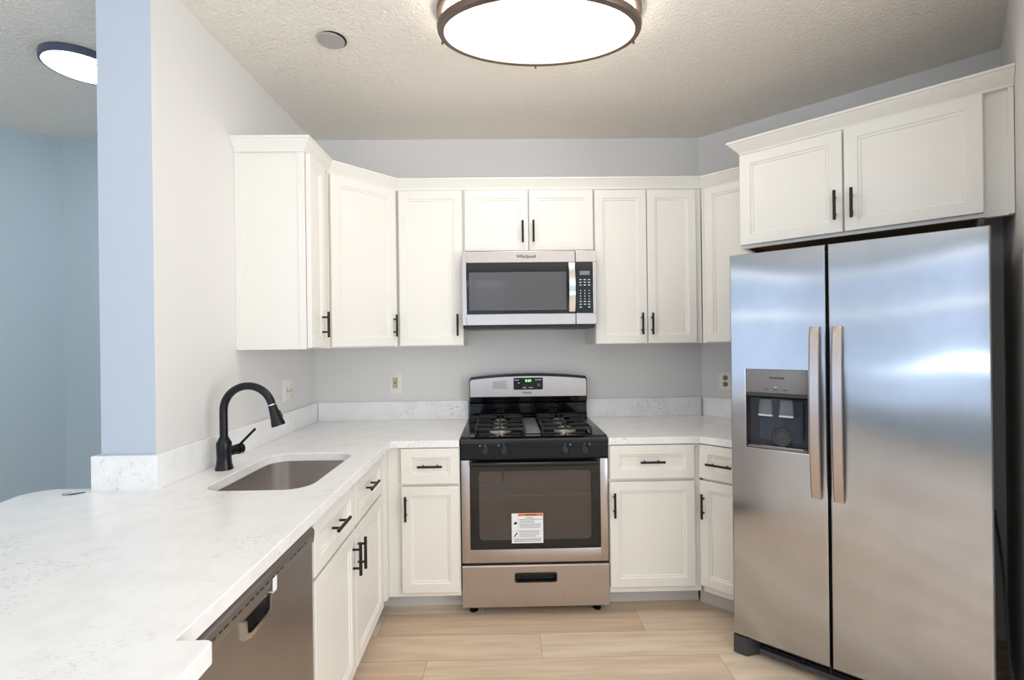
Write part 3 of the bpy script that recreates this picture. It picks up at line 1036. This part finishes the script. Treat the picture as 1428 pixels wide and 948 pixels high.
w.poly([(.056, -.0978, 1.136), (.066, -.0978, 1.148), (.076, -.0978, 1.136), (.066, -.0978, 1.122)], 'ink_grey')
w.build('display', bg_, 0)
w = MB(RF)
w.text('Amana', .020, 'ink', front_text(-.008, -.0953, 1.088), .0003)
w.build('logo', bg_, 0)
w = MB(RF)
for k in range(5):
    w.box(-.225, -.130 - .012 * (k % 2), -.0953, -.0951, 1.118 + k * .010, 1.1215 + k * .010, 'ink_grey')
w.build('sticker', bg_, 0)

# ------------------------------------------------------------------ microwave
t = thing('microwave', 'stainless steel over-the-range microwave under the short wall cabinet', 'microwave', BACK, (.1435, 0, 1.484))
x0, x1, z0, z1, yf = -.2345, .5225, 1.506, 1.9215, -.432
w = MB(BACK); w.box(x0 + .004, x1 - .004, yf + .035, -.001, z0, z1, 'plastic_black'); w.build('body', t, 20)
w = MB(BACK)
w.box(x0 + .01, x1 - .01, yf + .03, -.02, 1.486, 1.5055, 'plastic_black')
w.box(x0 + .10, x1 - .24, yf + .06, yf + .14, 1.482, 1.4858, 'plastic_grey')
w.build('vent_base', t, 20)
gx0, gx1, gz0, gz1 = -.210, .503, 1.568, 1.857
xs = .405
w = MB(BACK)
w.box(x0, gx0, yf, yf + .033, z0, z1, 'steel', .002); w.box(gx0, xs - .0015, yf, yf + .033, z0, gz0, 'steel', .002); w.box(gx0, xs - .0015, yf, yf + .033, gz1, z1, 'steel', .002)
w.box(gx0, xs - .0015, yf + .010, yf + .033, gz0, gz1, 'glass_black')
d = w.build('door', t, 20)
w = MB(BACK)
ix0, ix1, iz0, iz1 = -.197, .355, 1.587, 1.805
# black glass with the lighter window in it
def rg(a, b_, c_, e_, y_):
    return [(a, y_, c_), (b_, y_, c_), (b_, y_, e_), (a, y_, e_)]
w.loft([rg(gx0 + .001, xs - .002, gz0 + .001, gz1 - .001, yf + .0095), rg(gx0 + .001, xs - .002, gz0 + .001, gz1 - .001, yf + .001),
        rg(ix0, ix1, iz0, iz1, yf + .001), rg(ix0 + .003, ix1 - .003, iz0 + .003, iz1 - .003, yf + .003)], 'glass_black', cap=False)
w.build('window_surround', d, 0)
w = MB(BACK)
w.loft([rg(ix0, ix1, iz0, iz1, yf + .002), rg(ix0 + .040, ix1 - .040, iz0 + .012, iz1 - .045, yf + .004)], 'mw_glass', cap=False)
w.poly(rg(ix0 + .040, ix1 - .040, iz0 + .012, iz1 - .045, yf + .004), 'mw_glass')
w.build('window_glass', d, 0)
w = MB(BACK)
rings = []
for k in range(13):
    u = k / 12
    z = 1.577 + u * (1.851 - 1.577)
    y_ = yf - .012 - .026 * math.sin(math.pi * u)
    rings.append([(.362, y_ + .008, z), (.366, y_, z), (.399, y_ - .002, z), (.403, y_ + .008, z), (.399, y_ + .014, z), (.366, y_ + .014, z)])
w.loft(rings, 'chrome')
for z in (1.59, 1.838):
    w.box(.370, .396, yf - .012, yf + .0008, z - .008, z + .008, 'chrome')
w.build('handle', d, 40)
w = MB(BACK); w.text('Whirlpool', .026, 'ink', front_text(.128, yf - .0006, 1.890), .0004); w.build('logo', d, 0)
w = MB(BACK)
w.box(xs + .0015, x1, yf, yf + .033, z0, gz0, 'steel', .002); w.box(xs + .0015, x1, yf, yf + .033, gz1, z1, 'steel', .002); w.box(gx1, x1, yf, yf + .033, gz0, gz1, 'steel', .002)
w.extrude_y(rrect(xs + .0015, gx1 + .0005, gz0 - .0005, gz1 + .0005, .006, 3), yf + .0015, yf + .033, 'glass_black')
cp = w.build('control_panel', t, 20)
ky = yf + .0012
w = MB(BACK); w.box(.428, .486, ky - .0004, ky, 1.783, 1.806, 'plastic_grey'); w.build('display', cp, 0)
for r_ in range(11):
    z = 1.757 - r_ * .0155
    if r_ in (3,):
        continue
    for c_ in range(3):
        if r_ == 10 and c_ == 1:
            continue
        x = .433 + c_ * .024
        ww, hh = (.0065, .0028) if r_ < 3 or r_ > 7 else (.0026, .0034)
        w = MB(BACK); w.box(x - ww, x + ww, ky - .0004, ky, z - hh, z + hh, 'ink_white'); w.build('button', cp, 0)

# ------------------------------------------------------------------ refrigerator
FA = R(41.5)
FF = Matrix.Translation((1.015, 2.137, 0)) @ Matrix.Rotation(-FA, 4, 'Z')       # x along the doors, y=0 door face
t = thing('refrigerator', 'stainless steel side-by-side refrigerator with an ice and water dispenser', 'refrigerator', FF, (.418, .4, 0))
w = MB(FF); w.box(.008, .828, .070, .800, .03, 1.765, 'plastic_dark', .004); w.build('body', t, 30)
ZB, ZT = .092, 1.785
def fdoor(x0, x1, hole=None):
    """door with eased vertical edges; optional dispenser opening"""
    w = MB(FF)
    if not hole:
        xs_, zs_ = [x0, x1], [ZB, ZT]
    else:
        xs_, zs_ = [x0, hole[0], hole[1], x1], [ZB, hole[2], hole[3], ZT]
    bm = w.bm
    e_ = .006
    g = [[bm.verts.new((min(max(x, x0 + e_), x1 - e_), 0, min(max(z, ZB + .002), ZT - .002))) for x in xs_] for z in zs_]
    for a in range(len(zs_) - 1):
        for b_ in range(len(xs_) - 1):
            if hole and a == 1 and b_ == 1:
                continue
            bm.faces.new((g[a][b_], g[a][b_ + 1], g[a + 1][b_ + 1], g[a + 1][b_]))
    bl = g[0] + [r_[-1] for r_ in g[1:]] + list(reversed(g[-1]))[1:] + [r_[0] for r_ in reversed(g[1:-1])]
    prev = bl
    def nx(v, dx, y_, ezz):
        x = x0 + dx if v.co.x < x0 + e_ + .0001 else (x1 - dx if v.co.x > x1 - e_ - .0001 else v.co.x)
        z = ZB + ezz if v.co.z < ZB + .0021 else (ZT - ezz if v.co.z > ZT - .0021 else v.co.z)
        return bm.verts.new((x, y_, z))
    for dx, y_, ez in ((.0025, .0015, .0), (.0, .006, .0), (.0, .062, .0)):
        cur = [nx(v, dx, y_, ez) for v in bl]
        for k in range(len(cur)):
            k2 = (k + 1) % len(cur)
            bm.faces.new((prev[k], prev[k2], cur[k2], cur[k]))
        prev = cur
    bm.faces.new(list(reversed(prev)))
    if hole:
        a_ = [g[1][1], g[1][2], g[2][2], g[2][1]]
        b2 = [bm.verts.new((v.co.x, .058, v.co.z)) for v in a_]
        for k in range(4):
            k2 = (k + 1) % 4
            bm.faces.new((a_[k], b2[k], b2[k2], a_[k2]))
    w.mi('steel_fridge')
    return w.build('door', t, 8)
HX0, HX1, HZ0, HZ1 = .063, .300, .936, 1.280
dl = fdoor(0, .3655, (HX0, HX1, HZ0, HZ1))
dr = fdoor(.3725, .836)
# dispenser
w = MB(FF)
w.box(HX0 + .001, HX1 - .001, -.002, .020, 1.178, HZ1 - .001, 'plastic_grey', .003)
w.extrude_x([(-.001, 1.1775), (.002, 1.163), (.020, 1.158), (.020, 1.1775)], HX0 + .001, HX1 - .001, 'plastic_dark')
w.text('FRIGIDAIRE', .0115, 'ink', front_text((HX0 + HX1) / 2 + .005, -.0024, 1.243), .0003)
for x in (.145, .180, .218):
    w.box(x - .008, x + .008, -.0026, -.0019, 1.1925, 1.195, 'ink')
w.box(.176, .186, -.0026, -.0019, 1.202, 1.206, 'ink_white')
w.build('control_panel', dl, 30)
w = MB(FF)                                                              # recess lining with a thin bright rim
def rc(g_, y_):
    return [(HX0 + g_, y_, HZ0 + g_), (HX1 - g_, y_, HZ0 + g_), (HX1 - g_, y_, 1.158), (HX0 + g_, y_, 1.158)]
w.loft([rc(.001, -.001), rc(.001, .050), rc(.006, .055)], 'plastic_dark', cap=False)
w.poly(rc(.006, .055), 'plastic_dark')
w.box(HX0 - .002, HX1 + .002, -.003, .001, HZ0 - .003, HZ0 + .001, 'chrome')
w.box(HX0 - .002, HX0 + .001, -.003, .001, HZ0, HZ1, 'chrome')
w.build('dispenser_recess', dl, 30)
w = MB(FF)                                                              # curved shield with the round grille
rings = []
for k in range(13):
    u = k / 12 * 2 - 1
    x = .195 + u * .082
    rings.append([(x, .020 + .026 * (1 - u * u), .960 + .020 * u * u), (x, .020 + .026 * (1 - u * u), 1.150), (x, .024 + .026 * (1 - u * u), 1.150), (x, .024 + .026 * (1 - u * u), .960 + .020 * u * u)])
w.loft(rings, 'blue_plastic')
w.build('dispenser_shield', dl, 50)
w = MB(FF)
w.lathe([(0, 0), (.040, 0), (.040, .006), (.036, .009), (.034, .007), (.028, .007), (.026, .004), (0, .004)], (.195, .0455, .985), 'plastic_dark', 28, axis=(0, -1, 0))
w.build('round_grille', dl, 40)
for x in (.138, .218):
    w = MB(FF)
    w.loft([[(x - .022, .010, 1.150), (x + .022, .010, 1.150), (x + .022, .030, 1.150), (x - .022, .030, 1.150)],
            [(x - .026, .006, 1.085), (x + .026, .006, 1.085), (x + .026, .022, 1.085), (x - .026, .022, 1.085)]], 'clear')
    w.box(x - .0265, x + .0265, .0045, .0235, 1.078, 1.0845, 'ink_white')
    w.build('chute', dl, 30)
w = MB(FF); w.box(HX0 + .004, HX1 - .004, .002, .050, HZ0 + .002, HZ0 + .010, 'plastic_grey', .002)
w.box(HX0 + .06, HX1 - .02, .012, .030, HZ0 + .0102, HZ0 + .013, 'chrome'); w.build('drip_tray', dl, 30)
# handles
def fhandle(parent, xa, xb):
    w = MB(FF)
    rings = []
    N = 20
    for k in range(N + 1):
        u = k / N
        z = .765 + u * (1.457 - .765)
        b_ = math.sin(math.pi * u) ** .6
        y_ = -.022 - .040 * b_
        tk = .016 + .004 * (1 - b_)
        xm, hwid = (xa + xb) / 2, (xb - xa) / 2
        rings.append([(xm - hwid, y_ + .004, z), (xm - hwid + .004, y_, z), (xm + hwid - .004, y_, z), (xm + hwid, y_ + .004, z),
                      (xm + hwid - .002, y_ + tk, z), (xm - hwid + .002, y_ + tk, z)])
    w.loft(rings, 'steel')
    for z in (.765, 1.427):
        w.box(xa + .004, xb - .004, -.024, -.0002, z, z + .030, 'steel', .002)
    w.build('handle', parent, 35)
fhandle(dl, .310, .347)
fhandle(dr, .386, .423)
# bottom grille and feet
w = MB(FF)
w.box(.10, .828, .028, .068, .028, .046, 'plastic_dark')
for z in (.052, .064, .076):
    w.box(.10, .828, .040, .066, z, z + .004, 'plastic_black')
for k in range(7):
    w.box(.16 + k * .1, .164 + k * .1, .036, .066, .046, .084, 'plastic_black')
w.build('grille', t, 20)
for xa in (-.002, .742):
    w = MB(FF)
    w.loft([[(xa, .006, 0.004), (xa + .055, .006, .004), (xa + .096, .060, .004), (xa, .120, .004)],
            [(xa, .006, .082), (xa + .055, .006, .082), (xa + .096, .060, .082), (xa, .120, .082)]], 'plastic_dark')
    w.cyl((xa + .04, .06, 0), (xa + .04, .06, .004), .018, 'plastic_black')
    w.build('foot', t, 20)

# ------------------------------------------------------------------ ceiling lights, cover plate
LX, LY, LA, LB = .155, 1.910, .402, .228
t = thing('ceiling_light', 'large oval ceiling light with a glowing diffuser and bronze double ring', 'ceiling light', WORLD, (LX, LY, HC - .10), 'ceiling lights')
def oval(prof, mat, name, parent, cx=LX, cy=LY, a=LA, b_=LB, seg=72, smooth=35):
    w = MB()
    rings = [[(cx + (a + o) * math.cos(2 * math.pi * k / seg), cy + (b_ + o) * math.sin(2 * math.pi * k / seg), z) for k in range(seg)] for o, z in prof]
    rings.append(rings[0])
    w.loft(rings, mat, cap=False)
    bmesh.ops.remove_doubles(w.bm, verts=w.bm.verts, dist=1e-5)
    return w.build(name, parent, smooth)
oval([(-.002, HC - .028), (.006, HC - .026), (.006, HC - .004), (-.002, HC - .002), (-.03, HC - .002), (-.03, HC - .028)], 'bronze', 'ring', t)
lr = oval([(-.022, HC - .094), (.000, HC - .092), (.004, HC - .084), (.006, HC - .070), (.000, HC - .066), (-.018, HC - .066), (-.022, HC - .074)], 'bronze', 'ring', t)
w = MB()
seg = 72
prof = [(-.015, HC - .030), (-.015, HC - .064), (-.026, HC - .066), (-.026, HC - .085), (-.06, HC - .092), (-.13, HC - .096), (-.20, HC - .098)]
w.loft([[(LX + (LA + o) * math.cos(2 * math.pi * k / seg), LY + (LB + o) * math.sin(2 * math.pi * k / seg), z) for k in range(seg)] for o, z in prof], 'lamp')
w.build('diffuser', t, 40)
for a_ in (-90, -166, -14, 90):
    ca, sa = math.cos(R(a_)), -math.sin(R(a_))
    w = MB(); px, py = LX + (LA + .004) * ca, LY + (LB + .004) * sa
    w.lathe([(0, HC - .099), (.004, HC - .098), (.005, HC - .095), (.0035, HC - .091), (.0035, HC - .060), (0, HC - .060)], (px, py, 0), 'bronze', 12)
    w.build('finial', t, 40)

t = thing('ceiling_light', 'small round ceiling light in the hall beyond the left wall', 'ceiling light', WORLD, (-1.934, 2.245, HC - .035), 'ceiling lights')
w = MB(); w.lathe([(0, HC - .001), (.150, HC - .001), (.152, HC - .006), (.152, HC - .032), (.149, HC - .035), (.142, HC - .035), (.140, HC - .030), (0, HC - .030)], (-1.934, 2.245, 0), 'lampdark', 48); w.build('rim', t, 40)
w = MB(); w.lathe([(0, HC - .0305), (.138, HC - .0305), (.138, HC - .034), (.10, HC - .037), (0, HC - .038)], (-1.934, 2.245, 0), 'hall_lamp', 48); w.build('diffuser', t, 40)

t = thing('sprinkler_cover', 'round grey flush sprinkler cover plate on the ceiling', 'sprinkler cover', WORLD, (-.733, 2.083, HC - .014))
w = MB(); w.lathe([(0, HC - .0005), (.056, HC - .0005), (.056, HC - .006), (0, HC - .006)], (-.726, 2.086, 0), 'plastic_black', 32); w.build('socket', t, 40)
w = MB(); w.lathe([(0, HC - .007), (.056, HC - .007), (.058, HC - .009), (.056, HC - .012), (0, HC - .013)], (-.735, 2.083, 0), 'cover', 32); w.build('plate', t, 40)

# ------------------------------------------------------------------ outlets and switch
def plate_mesh(w, x0, x1, z0, z1, mat='white_plastic'):
    w.loft([[(x, y_, z) for x, z in rrect(x0 + g_, x1 - g_, z0 + g_, z1 - g_, .004, 3)] for g_, y_ in ((0, -.0005), (0, -.004), (.003, -.006))], mat)
t = thing('wall_outlet', 'white wall outlet on the back wall left of the range', 'outlet', BACK, (-.712, 0, 1.084), 'wall outlets')
w = MB(BACK); plate_mesh(w, -.755, -.669, 1.084, 1.216); w.build('cover_plate', t, 30)
w = MB(BACK)
w.box(-.729, -.695, -.0085, -.0061, 1.118, 1.190, 'almond', .001)
for zc_ in (1.172, 1.136):
    for s in (-1, 1):
        w.box(-.712 + s * .007 - .0016, -.712 + s * .007 + .0016, -.0088, -.0084, zc_ - .004, zc_ + .005, 'ink')
    w.box(-.714, -.710, -.0088, -.0084, zc_ - .011, zc_ - .0075, 'ink')
w.box(-.720, -.704, -.0092, -.0084, 1.156, 1.160, 'ink'); w.box(-.720, -.704, -.0092, -.0084, 1.149, 1.153, 'ink')
w.build('receptacle', t, 0)
for z in (1.204, 1.096):
    w = MB(BACK); w.lathe([(0, 0), (.003, 0), (.002, .001), (0, .001)], (-.712, -.006, z), 'almond', 10, axis=(0, -1, 0)); w.build('screw', t, 40)

t = thing('wall_outlet', 'white wall outlet with tan sockets, half hidden behind the refrigerator', 'outlet', DIAG, (.150, 0, 1.083), 'wall outlets')
w = MB(DIAG); plate_mesh(w, .110, .194, 1.083, 1.207); w.build('cover_plate', t, 30)
for zc_ in (1.165, 1.125):
    w = MB(DIAG)
    w.lathe([(0, 0), (.0165, 0), (.0165, .0025), (.015, .003), (0, .003)], (.152, -.006, zc_), 'tan', 22, axis=(0, -1, 0))
    for s in (-1, 1):
        w.box(.152 + s * .006 - .0014, .152 + s * .006 + .0014, -.0094, -.0088, zc_ - .002, zc_ + .007, 'ink')
    w.box(.150, .154, -.0094, -.0088, zc_ - .010, zc_ - .006, 'ink')
    w.build('socket', t, 30)

t = thing('light_switch', 'white double light switch plate on the left wall by the corner', 'light switch', FL, (2.724, 0, 1.093), None)
w = MB(FL); plate_mesh(w, 2.661, 2.789, 1.093, 1.216); w.build('cover_plate', t, 30)
for x in (2.702, 2.750):
    w = MB(FL)
    w.box(x - .006, x + .006, -.0068, -.0061, 1.142, 1.168, 'almond')
    w.loft([[(x - .004, -.0068, 1.150), (x + .004, -.0068, 1.150), (x + .004, -.0068, 1.162), (x - .004, -.0068, 1.162)],
            [(x - .003, -.017, 1.144), (x + .003, -.017, 1.144), (x + .003, -.017, 1.150), (x - .003, -.017, 1.150)]], 'almond')
    w.build('toggle', t, 0)
    for z in (1.182, 1.128):
        w = MB(FL); w.lathe([(0, 0), (.003, 0), (.002, .001), (0, .001)], (x, -.006, z), 'tan', 10, axis=(0, -1, 0)); w.build('screw', t, 40)

# ------------------------------------------------------------------ small things
w = MB()
w.tube([(-1.488, 1.660, ZC + .002), (-1.500, 1.655, ZC + .002), (-1.503, 1.642, ZC + .002), (-1.494, 1.634, ZC + .002), (-1.478, 1.636, ZC + .002),
        (-1.466, 1.642, ZC + .0025), (-1.452, 1.650, ZC + .003), (-1.440, 1.660, ZC + .003)],
       [.0006, .0007, .0008, .0008, .0014, .0020, .0018, .0012], 'ink', 8)
tag(w.build('twist_tie', None, 40), 'small black twist tie lying on the peninsula by the wall end', 'twist tie')
w = MB(DIAG)
w.tube([(1.350, -.30, .55), (1.352, -.42, .50), (1.356, -.52, .38), (1.360, -.56, .20), (1.362, -.58, .006)], .005, 'plastic_grey', 8)
w.tube([(1.350, -.30, .55), (1.350, -.10, .58), (1.350, -.012, .60)], .005, 'plastic_grey', 8)
tag(w.build('power_cord', None, 40), 'thin grey cord hanging in the gap right of the refrigerator', 'cord')
